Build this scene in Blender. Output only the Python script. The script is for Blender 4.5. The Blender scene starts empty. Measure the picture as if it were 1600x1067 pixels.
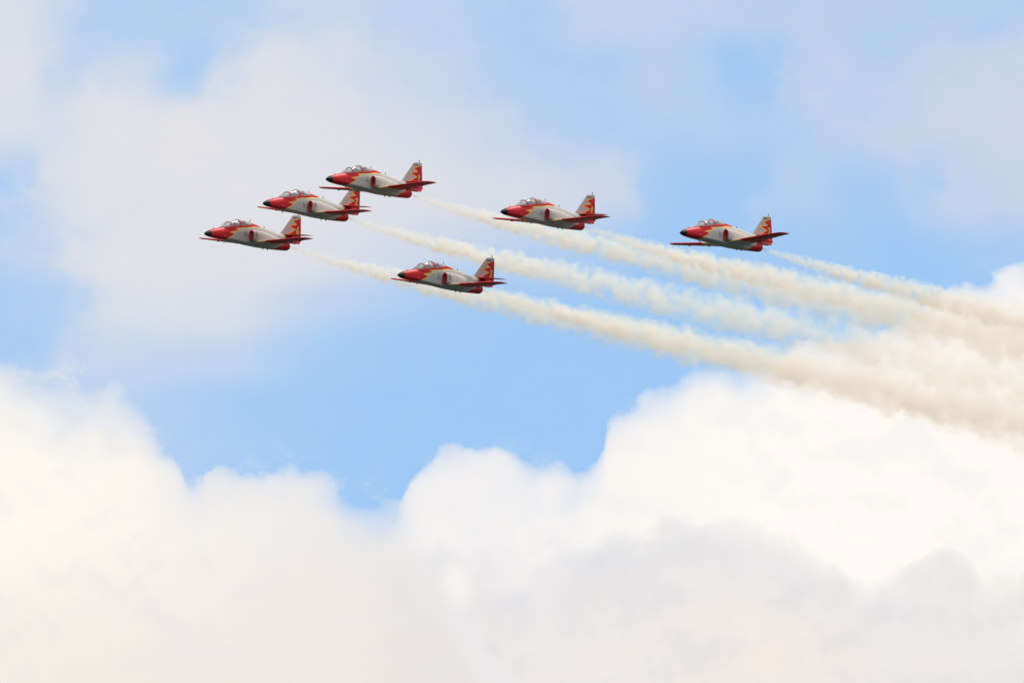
import bpy, bmesh, math, random
import numpy as np
from mathutils import Vector, Matrix, noise, Euler

sc = bpy.context.scene
COL = sc.collection
R = math.radians

# ------------------------------------------------------------------ camera
CAM_EL = 8.0                                   # looking up 8 degrees towards +Y
cam_d = bpy.data.cameras.new("camera")
cam = bpy.data.objects.new("camera", cam_d)
COL.objects.link(cam)
cam.location = (0, 0, 1.7)
cam.rotation_euler = (R(90 + CAM_EL), 0, 0)
cam_d.sensor_width = 36.0
cam_d.lens = 400.0
cam_d.clip_start = 1.0
cam_d.clip_end = 60000.0
sc.camera = cam

# ------------------------------------------------------------------ light, exposure
SUN_EL, SUN_AZ = 54.0, 35.0                    # azimuth clockwise from +Y: high, beyond the jets
sun_d = bpy.data.lights.new("sun", 'SUN')
sun_d.energy = 2.5
sun_d.angle = R(3)
sun_d.color = (1.0, 0.95, 0.88)
sun = bpy.data.objects.new("sun", sun_d)
COL.objects.link(sun)
sdir = Vector((math.sin(R(SUN_AZ)) * math.cos(R(SUN_EL)), math.cos(R(SUN_AZ)) * math.cos(R(SUN_EL)), math.sin(R(SUN_EL))))
sun.rotation_euler = sdir.to_track_quat('Z', 'Y').to_euler()
sun.location = (0, 0, 400)

sc.view_settings.view_transform = 'Standard'
sc.view_settings.look = 'None'
sc.view_settings.exposure = 0.0
sc.view_settings.gamma = 1.0
sc.render.engine = 'CYCLES'
cy = sc.cycles
cy.max_bounces = 24
cy.volume_bounces = 8
cy.transparent_max_bounces = 64
cy.use_denoising = True
try:
    cy.denoiser = 'OPENIMAGEDENOISE'
except Exception:
    pass
cy.volume_step_rate = 1.0


# ------------------------------------------------------------------ node helper
class NT:
    def __init__(s, tree):
        s.t = tree
        s.n = tree.nodes
        s.l = tree.links

    def node(s, typ, **kw):
        n = s.n.new(typ)
        for k, v in kw.items():
            setattr(n, k, v)
        return n

    def put(s, sock, v):
        if isinstance(v, bpy.types.NodeSocket):
            s.l.new(v, sock)
        elif v is not None:
            sock.default_value = v

    def m(s, op, a, b=None, c=None, clamp=False):
        n = s.node('ShaderNodeMath', operation=op, use_clamp=clamp)
        s.put(n.inputs[0], a)
        if b is not None:
            s.put(n.inputs[1], b)
        if c is not None:
            s.put(n.inputs[2], c)
        return n.outputs[0]

    def add(s, a, b): return s.m('ADD', a, b)
    def sub(s, a, b): return s.m('SUBTRACT', a, b)
    def mul(s, a, b): return s.m('MULTIPLY', a, b)

    def step(s, x, lo, hi, smooth=True):
        n = s.node('ShaderNodeMapRange', interpolation_type='SMOOTHSTEP' if smooth else 'LINEAR')
        n.clamp = True
        s.put(n.inputs['Value'], x)
        s.put(n.inputs['From Min'], lo)
        s.put(n.inputs['From Max'], hi)
        return n.outputs['Result']

    def mix(s, f, a, b, blend='MIX'):
        n = s.node('ShaderNodeMix', data_type='RGBA', blend_type=blend)
        s.put(n.inputs[0], f)
        s.put(n.inputs[6], a if isinstance(a, bpy.types.NodeSocket) else (*a, 1))
        s.put(n.inputs[7], b if isinstance(b, bpy.types.NodeSocket) else (*b, 1))
        return n.outputs[2]

    def xyz(s, x, y, z=0.0):
        n = s.node('ShaderNodeCombineXYZ')
        s.put(n.inputs[0], x)
        s.put(n.inputs[1], y)
        s.put(n.inputs[2], z)
        return n.outputs[0]

    def noise(s, vec, scale, detail=6.0, rough=0.55, dist=0.0, lac=2.0):
        n = s.node('ShaderNodeTexNoise', noise_dimensions='3D')
        s.put(n.inputs['Vector'], vec)
        n.inputs['Scale'].default_value = scale
        n.inputs['Detail'].default_value = detail
        n.inputs['Roughness'].default_value = rough
        n.inputs['Lacunarity'].default_value = lac
        n.inputs['Distortion'].default_value = dist
        return n.outputs['Fac']

    def curve(s, x, pts):
        """piecewise-smooth function of x through pts, x in [x0, x1]"""
        n = s.node('ShaderNodeFloatCurve')
        x0, x1 = pts[0][0], pts[-1][0]
        ys = [p[1] for p in pts]
        y0, y1 = min(ys), max(ys)
        c = n.mapping.curves[0]
        q = [((a - x0) / (x1 - x0), (b - y0) / (y1 - y0)) for a, b in pts]
        while len(c.points) < len(q):
            c.points.new(0.5, 0.5)
        for p, (a, b) in zip(c.points, q):
            p.location = (a, b)
            p.handle_type = 'AUTO'
        n.mapping.update()
        u = s.m('DIVIDE', s.sub(x, x0), x1 - x0, clamp=True)
        s.put(n.inputs['Value'], u)
        return s.add(s.mul(n.outputs[0], y1 - y0), y0)


def srgb(r, g, b):
    f = lambda c: (c / 255 / 12.92) if c <= 10.3 else ((c / 255 + 0.055) / 1.055) ** 2.4
    return (f(r), f(g), f(b))


# ------------------------------------------------------------------ world: blue sky, high veil, cumulus banks
world = bpy.data.worlds.new("World")
sc.world = world
world.use_nodes = True
wt = world.node_tree
wt.nodes.clear()
W = NT(wt)
STR = 0.1
tc = W.node('ShaderNodeTexCoord')
sep = W.node('ShaderNodeSeparateXYZ')
wt.links.new(tc.outputs['Generated'], sep.inputs[0])
az = W.mul(W.m('ARCTAN2', sep.outputs[0], sep.outputs[1]), 180 / math.pi)      # degrees clockwise from +Y
el = W.mul(W.m('ARCSINE', sep.outputs[2]), 180 / math.pi)                      # degrees above the horizon

sky = W.node('ShaderNodeTexSky', sky_type='NISHITA')
sky.sun_disc = False
sky.sun_elevation = R(SUN_EL)
sky.sun_rotation = R(SUN_AZ)
sky.altitude = 0
sky.air_density = 1.0
sky.dust_density = 0.3
sky.ozone_density = 2.0

# cloud map: a in degrees of azimuth, h in degrees of elevation, scaled so that one unit is about 3.2 degrees
K = 0.3103
px = W.add(W.mul(az, K * 0.99), 0.8)
py = W.sub(0.5335, W.mul(W.sub(el, CAM_EL), K))
P = W.xyz(px, py, 0.0)
# slow and fine billow fields
n_big = W.noise(P, 3.2, 5, 0.5)
n_mid = W.noise(W.xyz(px, py, 3.7), 8.0, 8, 0.55)
n_fine = W.noise(W.xyz(px, py, 9.1), 26.0, 8, 0.6)
n_wisp = W.noise(W.xyz(px, W.mul(py, 1.3), 5.3), 14.0, 9, 0.65, 0.4)
n_rel = W.sub(W.noise(W.xyz(px, py, 21.0), 6.5, 7, 0.55), W.noise(W.xyz(W.add(px, 0.008), W.sub(py, 0.030), 21.0), 6.5, 7, 0.55))  # offset towards the light: puts lit and shaded billow sides into cloud colours
n_soft = W.noise(W.xyz(px, py, 15.3), 5.0, 2, 0.5)
vor = W.node('ShaderNodeTexVoronoi', feature='SMOOTH_F1')
W.put(vor.inputs['Vector'], W.xyz(W.add(px, W.mul(n_fine, 0.02)), W.add(py, W.mul(n_mid, 0.04)), 2.2))
vor.inputs['Scale'].default_value = 17.0
vor.inputs['Smoothness'].default_value = 0.7
n_puff = W.sub(1.0, vor.outputs['Distance'])


def blob(cx, cy_, rx, ry, amp, rot=0.0):
    """a smooth hump of cover in the sky"""
    dx, dy = W.sub(px, cx), W.sub(py, cy_)
    if rot:
        c, s_ = math.cos(R(rot)), math.sin(R(rot))
        dx, dy = W.add(W.mul(dx, c), W.mul(dy, s_)), W.sub(W.mul(dy, c), W.mul(dx, s_))
    a, b = W.m('DIVIDE', dx, rx), W.m('DIVIDE', dy, ry)
    r2 = W.add(W.mul(a, a), W.mul(b, b))
    return W.mul(W.m('EXPONENT', W.mul(r2, -1.0)), amp)


C = 1.0 / STR
sc_ = lambda c, k=1.0: tuple(v * C * k for v in c)

clear = W.mix(1.0, sky.outputs[0], (0.62, 0.80, 1.02), 'MULTIPLY')
clear_flat = sc_(srgb(163, 205, 249))
blue = W.mix(0.75, clear, clear_flat)
blue = W.mix(W.mul(W.step(W.m('ABSOLUTE', az), 50.0, 100.0), 0.3), blue, sc_((0.12, 0.23, 0.42)))    # a deeper blue behind the camera

# --- high pale veil: cover along eight bands of elevation, each a curve over azimuth, blended and ruffled
ROWS = [
    (0.03, [(-0.1, .85), (.02, .80), (.07, .66), (.12, .48), (.20, .32), (.35, .42), (.50, .50), (.70, .48), (.80, .32), (.95, .58), (1.10, .50), (1.25, .50), (1.40, .48), (1.55, .40), (1.75, .40)]),
    (0.10, [(-0.1, .92), (.02, .88), (.07, .70), (.125, .48), (.20, .66), (.30, .25), (.42, .82), (.55, .70), (.70, .55), (.85, .30), (.95, .32), (1.05, .42), (1.16, .06), (1.25, .45), (1.35, .58), (1.5, .70), (1.75, .70)]),
    (0.20, [(-0.1, .75), (.03, .80), (.10, .72), (.20, .95), (.40, 1.0), (.60, .90), (.75, .70), (.90, .35), (1.0, .30), (1.1, .40), (1.2, .35), (1.3, .50), (1.4, .62), (1.55, .75), (1.75, .75)]),
    (0.30, [(-0.1, .10), (0.0, .22), (.10, .80), (.30, 1.0), (.50, 1.0), (.70, .92), (.85, .86), (.95, .74), (1.02, .22), (1.12, .10), (1.25, .40), (1.35, .20), (1.5, .62), (1.58, .68), (1.75, .6)]),
    (0.40, [(-0.1, .40), (.05, .42), (.15, .80), (.30, 1.0), (.50, .86), (.70, .60), (.90, .30), (1.1, .02), (1.3, .14), (1.4, .02), (1.55, .20), (1.75, .2)]),
    (0.48, [(-0.1, .20), (0.0, .22), (.10, .36), (.20, .75), (.30, .85), (.40, .70), (.50, .45), (.60, .30), (.80, .05), (1.0, 0.0), (1.75, .1)]),
    (0.55, [(-0.1, .20), (0.0, .18), (.10, .36), (.20, .50), (.30, .50), (.45, .30), (.55, .10), (.70, 0.0), (1.75, .0)]),
    (0.63, [(-0.1, .30), (0.0, .35), (.10, .50), (.20, .40), (.30, .22), (.45, .08), (.60, 0.0), (1.75, .0)]),
]
wx = W.add(px, W.mul(W.sub(n_mid, 0.5), 0.22))
wy = W.add(W.add(py, W.mul(W.sub(n_big, 0.5), 0.10)), W.mul(W.sub(n_wisp, 0.5), 0.05))
veil = None
for k_, (yr, pts) in enumerate(ROWS):
    v_ = W.curve(wx, pts)
    if veil is None:
        veil = v_
    else:
        f_ = W.step(wy, ROWS[k_ - 1][0], yr)
        veil = W.add(veil, W.mul(f_, W.sub(v_, veil)))
veil = W.add(veil, W.mul(W.sub(n_big, 0.5), 0.30))
veil = W.add(veil, W.mul(W.sub(n_mid, 0.5), 0.30))
veil = W.add(veil, W.mul(W.sub(n_wisp, 0.5), 0.20))
veil = W.add(veil, W.mul(W.step(el, 12.0, 26.0), 0.75))       # mostly overcast overhead
veil_a = W.mul(W.step(veil, -0.12, 1.08), 0.96)
veil_c = W.mix(W.step(px, 0.3, 1.3), sc_(srgb(228, 227, 230)), sc_(srgb(212, 216, 228)))
veil_c = W.mix(W.step(el, 12.0, 30.0), veil_c, sc_((1.10, 1.06, 1.00)))
out = W.mix(veil_a, blue, veil_c)


def bank(profile, dens, amp_mid, amp_puff, amp_fine, wisp, warp=0.03, reach=0.16):
    """depth into and cover of a cumulus bank whose crest runs through profile (azimuth, elevation) points"""
    xw = W.add(px, W.mul(W.sub(n_mid, 0.5), warp))
    h = W.curve(xw, profile)
    d = W.sub(py, h)
    d = W.add(d, W.mul(W.sub(n_mid, 0.5), amp_mid))
    d = W.add(d, W.mul(W.sub(n_puff, 0.62), amp_puff))
    d = W.add(d, W.mul(W.sub(n_fine, 0.5), amp_fine))
    k_ = W.mul(dens, W.add(0.45, W.mul(W.step(n_soft, 0.36, 0.64), 1.1)))          # crisp stretches and soft ones
    t_ = W.m('MAXIMUM', d, 0.0)
    a_ = W.sub(1.0, W.m('EXPONENT', W.mul(W.mul(t_, k_), -1.0)))
    # torn shreds floating above the crest
    w_ = W.mul(W.step(W.add(d, W.mul(W.sub(n_wisp, 0.5), reach)), -0.012, 0.055), wisp)
    return d, W.m('MAXIMUM', a_, w_)


near_view = W.step(W.m('ABSOLUTE', az), 100.0, 50.0)              # the banks stand on this side of the sky only
# --- far white bank on the right
prof_r = [(0.45, 0.98), (0.58, 0.86), (0.622, 0.800), (0.642, 0.745), (0.69, 0.703), (0.74, 0.698), (0.79, 0.700), (0.83, 0.713), (0.88, 0.728),
          (0.92, 0.714), (0.940, 0.690), (0.952, 0.650), (0.985, 0.628), (1.02, 0.602), (1.06, 0.575), (1.10, 0.560), (1.2, 0.540), (1.3, 0.525),
          (1.40, 0.500), (1.46, 0.474), (1.49, 0.444), (1.53, 0.428), (1.58, 0.418), (1.64, 0.43), (1.8, 0.40)]
d_r, a_r = bank(prof_r, 82.0, 0.034, 0.040, 0.036, 0.30)
c_r = W.mix(W.step(px, 0.65, 1.35), sc_(srgb(246, 243, 241)), sc_(srgb(255, 251, 244)))
c_r = W.mix(W.mul(W.step(d_r, 0.11, 0.0), 0.55), c_r, sc_(srgb(233, 234, 240)))
c_r = W.mix(W.mul(W.step(n_rel, -0.01, 0.14), 0.30), c_r, sc_(srgb(232, 234, 241)))
c_r = W.mix(W.mul(W.step(n_wisp, 0.50, 0.72), 0.20), c_r, sc_(srgb(240, 240, 243)))
out = W.mix(W.mul(a_r, near_view), out, c_r)

# --- left warm bank
prof_l = [(-0.2, 0.53), (0.0, 0.556), (0.03, 0.572), (0.06, 0.592), (0.10, 0.604), (0.15, 0.602), (0.19, 0.604), (0.228, 0.640), (0.252, 0.688),
          (0.285, 0.728), (0.315, 0.762), (0.335, 0.742), (0.37, 0.728), (0.42, 0.734), (0.48, 0.722), (0.515, 0.732), (0.545, 0.766), (0.58, 0.776),
          (0.62, 0.786), (0.66, 0.835), (0.70, 0.90), (0.78, 1.02), (0.9, 1.1)]
d_l, a_l = bank(prof_l, 50.0, 0.056, 0.040, 0.044, 0.55, 0.04, 0.25)
c_l = W.mix(W.step(px, 0.0, 0.60), sc_(srgb(255, 249, 240)), sc_(srgb(238, 234, 232)))
c_l = W.mix(W.mul(W.step(py, 0.80, 1.05), 0.8), c_l, sc_(srgb(240, 233, 226)))
c_l = W.mix(W.mul(W.step(px, 0.50, 0.68), 0.5), c_l, sc_(srgb(226, 223, 223)))
c_l = W.mix(W.mul(W.step(d_l, 0.12, 0.0), 0.65), c_l, sc_(srgb(238, 238, 240)))
c_l = W.mix(W.mul(W.step(n_rel, -0.01, 0.14), 0.40), c_l, sc_(srgb(232, 230, 232)))
c_l = W.mix(W.mul(W.step(n_mid, 0.50, 0.68), 0.30), c_l, sc_(srgb(236, 233, 233)))

# --- near grey bank low on the right
prof_g = [(0.50, 1.02), (0.58, 0.93), (0.64, 0.865), (0.69, 0.850), (0.74, 0.845), (0.80, 0.858), (0.86, 0.848), (0.91, 0.838), (0.97, 0.822), (1.03, 0.812),
          (1.08, 0.806), (1.14, 0.806), (1.20, 0.822), (1.26, 0.846), (1.31, 0.878), (1.345, 0.905), (1.385, 0.902), (1.425, 0.868), (1.46, 0.848), (1.50, 0.852),
          (1.525, 0.882), (1.56, 0.905), (1.62, 0.90), (1.75, 0.92)]
d_g, a_g = bank(prof_g, 42.0, 0.070, 0.050, 0.040, 0.35, 0.05)
c_g = W.mix(W.step(W.add(d_g, W.mul(W.sub(n_big, 0.5), 0.12)), 0.0, 0.20), sc_(srgb(224, 224, 228)), sc_(srgb(238, 233, 230)))
c_g = W.mix(W.mul(W.step(px, 1.25, 1.6), 0.6), c_g, sc_(srgb(230, 226, 223)))
c_g = W.mix(W.mul(blob(1.20, 1.02, 0.16, 0.09, 1.0), 0.6), c_g, sc_(srgb(245, 234, 224)))
c_g = W.mix(W.mul(W.step(n_rel, -0.02, 0.14), 0.45), c_g, sc_(srgb(219, 220, 225)))
c_g = W.mix(W.mul(W.step(n_wisp, 0.45, 0.70), 0.35), c_g, sc_(srgb(226, 225, 228)))
c_g = W.mix(W.mul(W.step(n_mid, 0.50, 0.34), 0.30), c_g, sc_(srgb(243, 240, 237)))
out = W.mix(W.mul(a_g, W.mul(near_view, 0.93)), out, c_g)
gap = blob(0.715, 0.915, 0.035, 0.05, 1.0)
gap = W.step(W.add(gap, W.mul(W.sub(n_mid, 0.5), 1.8)), 0.30, 1.0)
out = W.mix(W.mul(gap, W.mul(near_view, 0.8)), out, sc_(srgb(250, 248, 243)))
out = W.mix(W.mul(a_l, near_view), out, c_l)

# below the horizon the sky only meets the ground sheet
bg = W.node('ShaderNodeBackground')
wt.links.new(out, bg.inputs['Color'])
bg.inputs['Strength'].default_value = STR
wo = W.node('ShaderNodeOutputWorld')
wt.links.new(bg.outputs[0], wo.inputs['Surface'])


# ------------------------------------------------------------------ tags and mesh helpers
def tag(o, label=None, cat=None, group=None, kind=None):
    if label: o['label'] = label
    if cat: o['category'] = cat
    if group: o['group'] = group
    if kind: o['kind'] = kind
    return o


def mat(name):
    m_ = bpy.data.materials.new(name)
    m_.use_nodes = True
    m_.node_tree.nodes.clear()
    t = NT(m_.node_tree)
    o = t.node('ShaderNodeOutputMaterial')
    return m_, t, o


def paint(name, color, rough=0.5, metal=0.0, var=0.06, coat=0.0):
    m_, t, o = mat(name)
    b = t.node('ShaderNodeBsdfPrincipled')
    tc_ = t.node('ShaderNodeTexCoord')
    n = t.noise(tc_.outputs['Object'], 3.0, 5, 0.6)
    c = t.mix(t.step(n, 0.3, 0.7), tuple(v * (1 - var) for v in color), tuple(min(1, v * (1 + var)) for v in color))
    t.l.new(c, b.inputs['Base Color'])
    b.inputs['Roughness'].default_value = rough
    b.inputs['Metallic'].default_value = metal
    b.inputs['Coat Weight'].default_value = coat
    b.inputs['Specular IOR Level'].default_value = 0.15
    t.l.new(b.outputs[0], o.inputs['Surface'])
    return m_


def build(name, verts, faces, material, parent=None, smooth=True, attrs=None):
    me = bpy.data.meshes.new(name)
    me.from_pydata([tuple(map(float, v)) for v in verts], [], faces)
    me.update()
    if smooth:
        me.polygons.foreach_set('use_smooth', [True] * len(me.polygons))
    for k, arr in (attrs or {}).items():
        a = me.attributes.new(k, 'FLOAT', 'POINT')
        a.data.foreach_set('value', np.asarray(arr, dtype=np.float32))
    ms = material if isinstance(material, (list, tuple)) else [material]
    for x in ms:
        me.materials.append(x)
    o = bpy.data.objects.new(name, me)
    COL.objects.link(o)
    if parent:
        o.parent = parent
    return o


def loft_faces(nr, nc, cap0=True, cap1=True, closed=True):
    f = []
    for i in range(nr - 1):
        for j in range(nc if closed else nc - 1):
            a, b = i * nc + j, i * nc + (j + 1) % nc
            f.append((a, b, b + nc, a + nc))
    if cap0: f.append(tuple(range(nc - 1, -1, -1)))
    if cap1: f.append(tuple((nr - 1) * nc + j for j in range(nc)))
    return f


def pchip(xs, ys, q):
    """monotone cubic through (xs, ys)"""
    xs, ys, q = np.asarray(xs, float), np.asarray(ys, float), np.asarray(q, float)
    h = np.diff(xs)
    d = np.diff(ys) / h
    m_ = np.zeros_like(xs)
    m_[0], m_[-1] = d[0], d[-1]
    for i in range(1, len(xs) - 1):
        if d[i - 1] * d[i] > 0:
            w1, w2 = 2 * h[i] + h[i - 1], h[i] + 2 * h[i - 1]
            m_[i] = (w1 + w2) / (w1 / d[i - 1] + w2 / d[i])
    k = np.clip(np.searchsorted(xs, q) - 1, 0, len(h) - 1)
    t = (q - xs[k]) / h[k]
    return ((2 * t**3 - 3 * t**2 + 1) * ys[k] + (t**3 - 2 * t**2 + t) * h[k] * m_[k]
            + (-2 * t**3 + 3 * t**2) * ys[k + 1] + (t**3 - t**2) * h[k] * m_[k + 1])


X0 = 6.2                                       # the jet's origin is 6.2 m behind its nose tip
def L(s, y, z): return (X0 - 0.982 * s, y, z - 0.3)    # station behind the nose, left, up -> local


def body_loft(st, q, nc=96):
    """st rows: s, z bottom, z top, half width, z of max width, exponent up, exponent low, y centre"""
    st = np.array(st, float)
    cols = [pchip(st[:, 0], st[:, k], q) for k in range(1, st.shape[1])]
    zb, zt, w, zm, nu, nl = cols[:6]
    yc = cols[6] if len(cols) > 6 else np.zeros_like(q)
    th = np.linspace(0, 2 * np.pi, nc, endpoint=False) + np.pi / nc
    V = []
    for i in range(len(q)):
        for t in th:
            c, s_ = math.cos(t), math.sin(t)
            n = nu[i] if s_ > 0 else nl[i]
            y = w[i] * math.copysign(abs(c) ** (2 / n), c)
            hz = (zt[i] - zm[i]) if s_ > 0 else (zm[i] - zb[i])
            z = zm[i] + hz * math.copysign(abs(s_) ** (2 / n), s_)
            V.append((q[i], yc[i] + y, z))
    return np.array(V)


def sd_poly(p, poly):
    """signed distance to a polygon, positive inside (2-D, numpy)"""
    p = np.asarray(p, float)
    poly = np.asarray(poly, float)
    d = np.full(len(p), 1e9)
    inside = np.zeros(len(p), bool)
    for i in range(len(poly)):
        a, b = poly[i], poly[(i + 1) % len(poly)]
        e = b - a
        w = p - a
        t = np.clip((w @ e) / (e @ e), 0, 1)
        d = np.minimum(d, np.linalg.norm(w - t[:, None] * e, axis=1))
        c = ((a[1] > p[:, 1]) != (b[1] > p[:, 1]))
        with np.errstate(divide='ignore', invalid='ignore'):
            xi = a[0] + (p[:, 1] - a[1]) / (b[1] - a[1]) * e[0]
        inside ^= (c & (p[:, 0] < xi))
    return np.where(inside, d, -d)


# ------------------------------------------------------------------ materials of the jets
GREY, RED, YEL = (0.53, 0.505, 0.465), (0.62, 0.026, 0.034), (0.98, 0.54, 0.08)


def livery_material(name):
    """red where the attribute livery > 0, a yellow stripe outside it, grey beyond"""
    m_, t, o = mat(name)
    a = t.node('ShaderNodeAttribute', attribute_name='livery').outputs['Fac']
    y2 = t.node('ShaderNodeAttribute', attribute_name='trim').outputs['Fac']
    tc_ = t.node('ShaderNodeTexCoord')
    ob = tc_.outputs['Object']
    n1 = t.noise(ob, 2.2, 6, 0.6)
    mp = t.node('ShaderNodeMapping')
    t.l.new(ob, mp.inputs[0])
    mp.inputs['Scale'].default_value = (0.5, 5.0, 6.0)
    n2 = t.noise(mp.outputs[0], 3.0, 5, 0.6)
    grey = t.mix(t.step(n2, 0.35, 0.7), tuple(v * 0.88 for v in GREY), tuple(v * 1.08 for v in GREY))
    grey = t.mix(t.mul(t.step(n1, 0.5, 0.75), 0.25), grey, tuple(v * 0.75 for v in GREY))
    # panel joints every 0.9 m along the body
    sx = t.node('ShaderNodeSeparateXYZ')
    t.l.new(ob, sx.inputs[0])
    fr = t.m('FRACT', t.mul(sx.outputs[0], 1.1))
    joint = t.m('LESS_THAN', fr, 0.02)
    grey = t.mix(t.mul(joint, 0.35), grey, tuple(v * 0.45 for v in GREY))
    red = t.mix(t.step(n2, 0.35, 0.7), tuple(v * 0.88 for v in RED), tuple(v * 1.08 for v in RED))
    c = t.mix(t.step(a, -0.070, -0.060), grey, YEL)
    c = t.mix(t.step(a, -0.006, 0.006), c, red)
    c = t.mix(t.step(y2, -0.006, 0.006), c, YEL)
    b = t.node('ShaderNodeBsdfPrincipled')
    t.l.new(c, b.inputs['Base Color'])
    b.inputs['Roughness'].default_value = 0.42
    b.inputs['Specular IOR Level'].default_value = 0.07
    t.l.new(b.outputs[0], o.inputs['Surface'])
    return m_


M_LIV = livery_material('jet_livery_paint')
M_RED = paint('red_paint', RED, 0.4)
M_GREY = paint('grey_paint', GREY, 0.45)
M_BLACK = paint('black_radome', (0.012, 0.012, 0.016), 0.5, coat=0.05)
M_DARK = paint('duct_dark', (0.02, 0.016, 0.02), 0.7, coat=0)
M_METAL = paint('bare_metal', (0.18, 0.17, 0.16), 0.4, 0.9)
M_COCK = paint('cockpit_grey', (0.34, 0.34, 0.33), 0.7, coat=0)
M_FRAME_IN = paint('frame_grey', (0.20, 0.20, 0.195), 0.6, coat=0)
M_SEAT = paint('seat_dark', (0.04, 0.042, 0.04), 0.8, coat=0)
M_YEL = paint('yellow_paint', (0.95, 0.75, 0.14), 0.45)
M_BLUE = paint('emblem_blue', (0.16, 0.38, 0.55), 0.5)
M_GOLD = paint('emblem_gold', (0.32, 0.22, 0.10), 0.5)
M_PINK = paint('emblem_red', (0.48, 0.16, 0.15), 0.5)
M_INK = paint('emblem_black', (0.05, 0.05, 0.06), 0.5)
M_WHITE = paint('antenna_white', (0.7, 0.7, 0.66), 0.4)
M_HELMET = paint('helmet_paint', (0.55, 0.45, 0.28), 0.3)
M_SUIT = paint('flight_suit', (0.035, 0.05, 0.10), 0.85, coat=0)
M_SKIN = paint('pilot_skin', (0.42, 0.24, 0.16), 0.6, coat=0)


def glass_material():
    m_, t, o = mat('canopy_glass')
    tr = t.node('ShaderNodeBsdfTransparent')
    tr.inputs[0].default_value = (0.90, 0.92, 0.92, 1)
    gl = t.node('ShaderNodeBsdfGlossy')
    gl.inputs['Roughness'].default_value = 0.06
    ge = t.node('ShaderNodeNewGeometry')
    dt = t.node('ShaderNodeVectorMath', operation='DOT_PRODUCT')
    t.l.new(ge.outputs['Normal'], dt.inputs[0])
    t.l.new(ge.outputs['Incoming'], dt.inputs[1])
    fres = t.add(t.mul(t.m('POWER', t.sub(1.0, t.m('ABSOLUTE', dt.outputs['Value'])), 5.0), 0.9), 0.06)   # thin pane, same from both sides
    di = t.node('ShaderNodeBsdfDiffuse')
    di.inputs[0].default_value = (0.8, 0.8, 0.8, 1)  # whitish share mixed in for the glare of bright sky on the glass
    a = t.node('ShaderNodeMixShader')
    t.l.new(fres, a.inputs[0])
    t.l.new(tr.outputs[0], a.inputs[1])
    t.l.new(gl.outputs[0], a.inputs[2])
    b = t.node('ShaderNodeMixShader')
    b.inputs[0].default_value = 0.20
    t.l.new(a.outputs[0], b.inputs[1])
    t.l.new(di.outputs[0], b.inputs[2])
    t.l.new(b.outputs[0], o.inputs['Surface'])
    return m_


M_GLASS = glass_material()


# ------------------------------------------------------------------ ground (below the frame; it lights the undersides)
def make_ground():
    n, Rg = 96, 30000.0
    V = [(0, 0, 0)]
    F = []
    rs = [50, 300, 1200, 4000, 12000, Rg]
    for r in rs:
        V += [(r * math.cos(2 * math.pi * k / n), r * math.sin(2 * math.pi * k / n), 0) for k in range(n)]
    for k in range(n):
        F.append((0, 1 + k, 1 + (k + 1) % n))
        for i in range(len(rs) - 1):
            a, b = 1 + i * n + k, 1 + i * n + (k + 1) % n
            F.append((a, a + n, b + n, b))
    m_, t, o = mat('grass_ground')
    tc_ = t.node('ShaderNodeTexCoord')
    n1 = t.noise(tc_.outputs['Object'], 0.004, 8, 0.6)
    n2 = t.noise(tc_.outputs['Object'], 0.9, 6, 0.6)
    c = t.mix(t.step(n1, 0.35, 0.65), (0.010, 0.022, 0.020), (0.020, 0.030, 0.026))
    c = t.mix(t.mul(n2, 0.4), c, (0.018, 0.030, 0.018))
    b = t.node('ShaderNodeBsdfPrincipled')
    t.l.new(c, b.inputs['Base Color'])
    b.inputs['Roughness'].default_value = 0.95
    t.l.new(b.outputs[0], o.inputs['Surface'])
    g = build('ground', V, F, m_, smooth=False)
    tag(g, kind='structure')


make_ground()


# ------------------------------------------------------------------ the jet
def tube(p0, p1, r0, r1=None, n=10):
    r1 = r0 if r1 is None else r1
    p0, p1 = Vector(p0), Vector(p1)
    d = (p1 - p0).normalized()
    u = d.orthogonal().normalized()
    v = d.cross(u)
    V = [tuple(p + (u * math.cos(2 * math.pi * k / n) + v * math.sin(2 * math.pi * k / n)) * r)
         for p, r in ((p0, r0), (p1, r1)) for k in range(n)]
    return V, loft_faces(2, n)


def merge(parts):
    V, F = [], []
    for v, f in parts:
        k = len(V)
        V += [tuple(x) for x in v]
        F += [tuple(i + k for i in q) for q in f]
    return V, F


def blade(pts, thick, axis='y'):
    """a thin plate with an outline in the s-z plane, lens-shaped in thickness"""
    n = len(pts)
    V = [L(s, -thick / 2, z) for s, z in pts] + [L(s, thick / 2, z) for s, z in pts]
    F = [tuple(range(n)), tuple(range(2 * n - 1, n - 1, -1))] + [(i, i + n, (i + 1) % n + n, (i + 1) % n) for i in range(n)]
    return V, F


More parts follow.
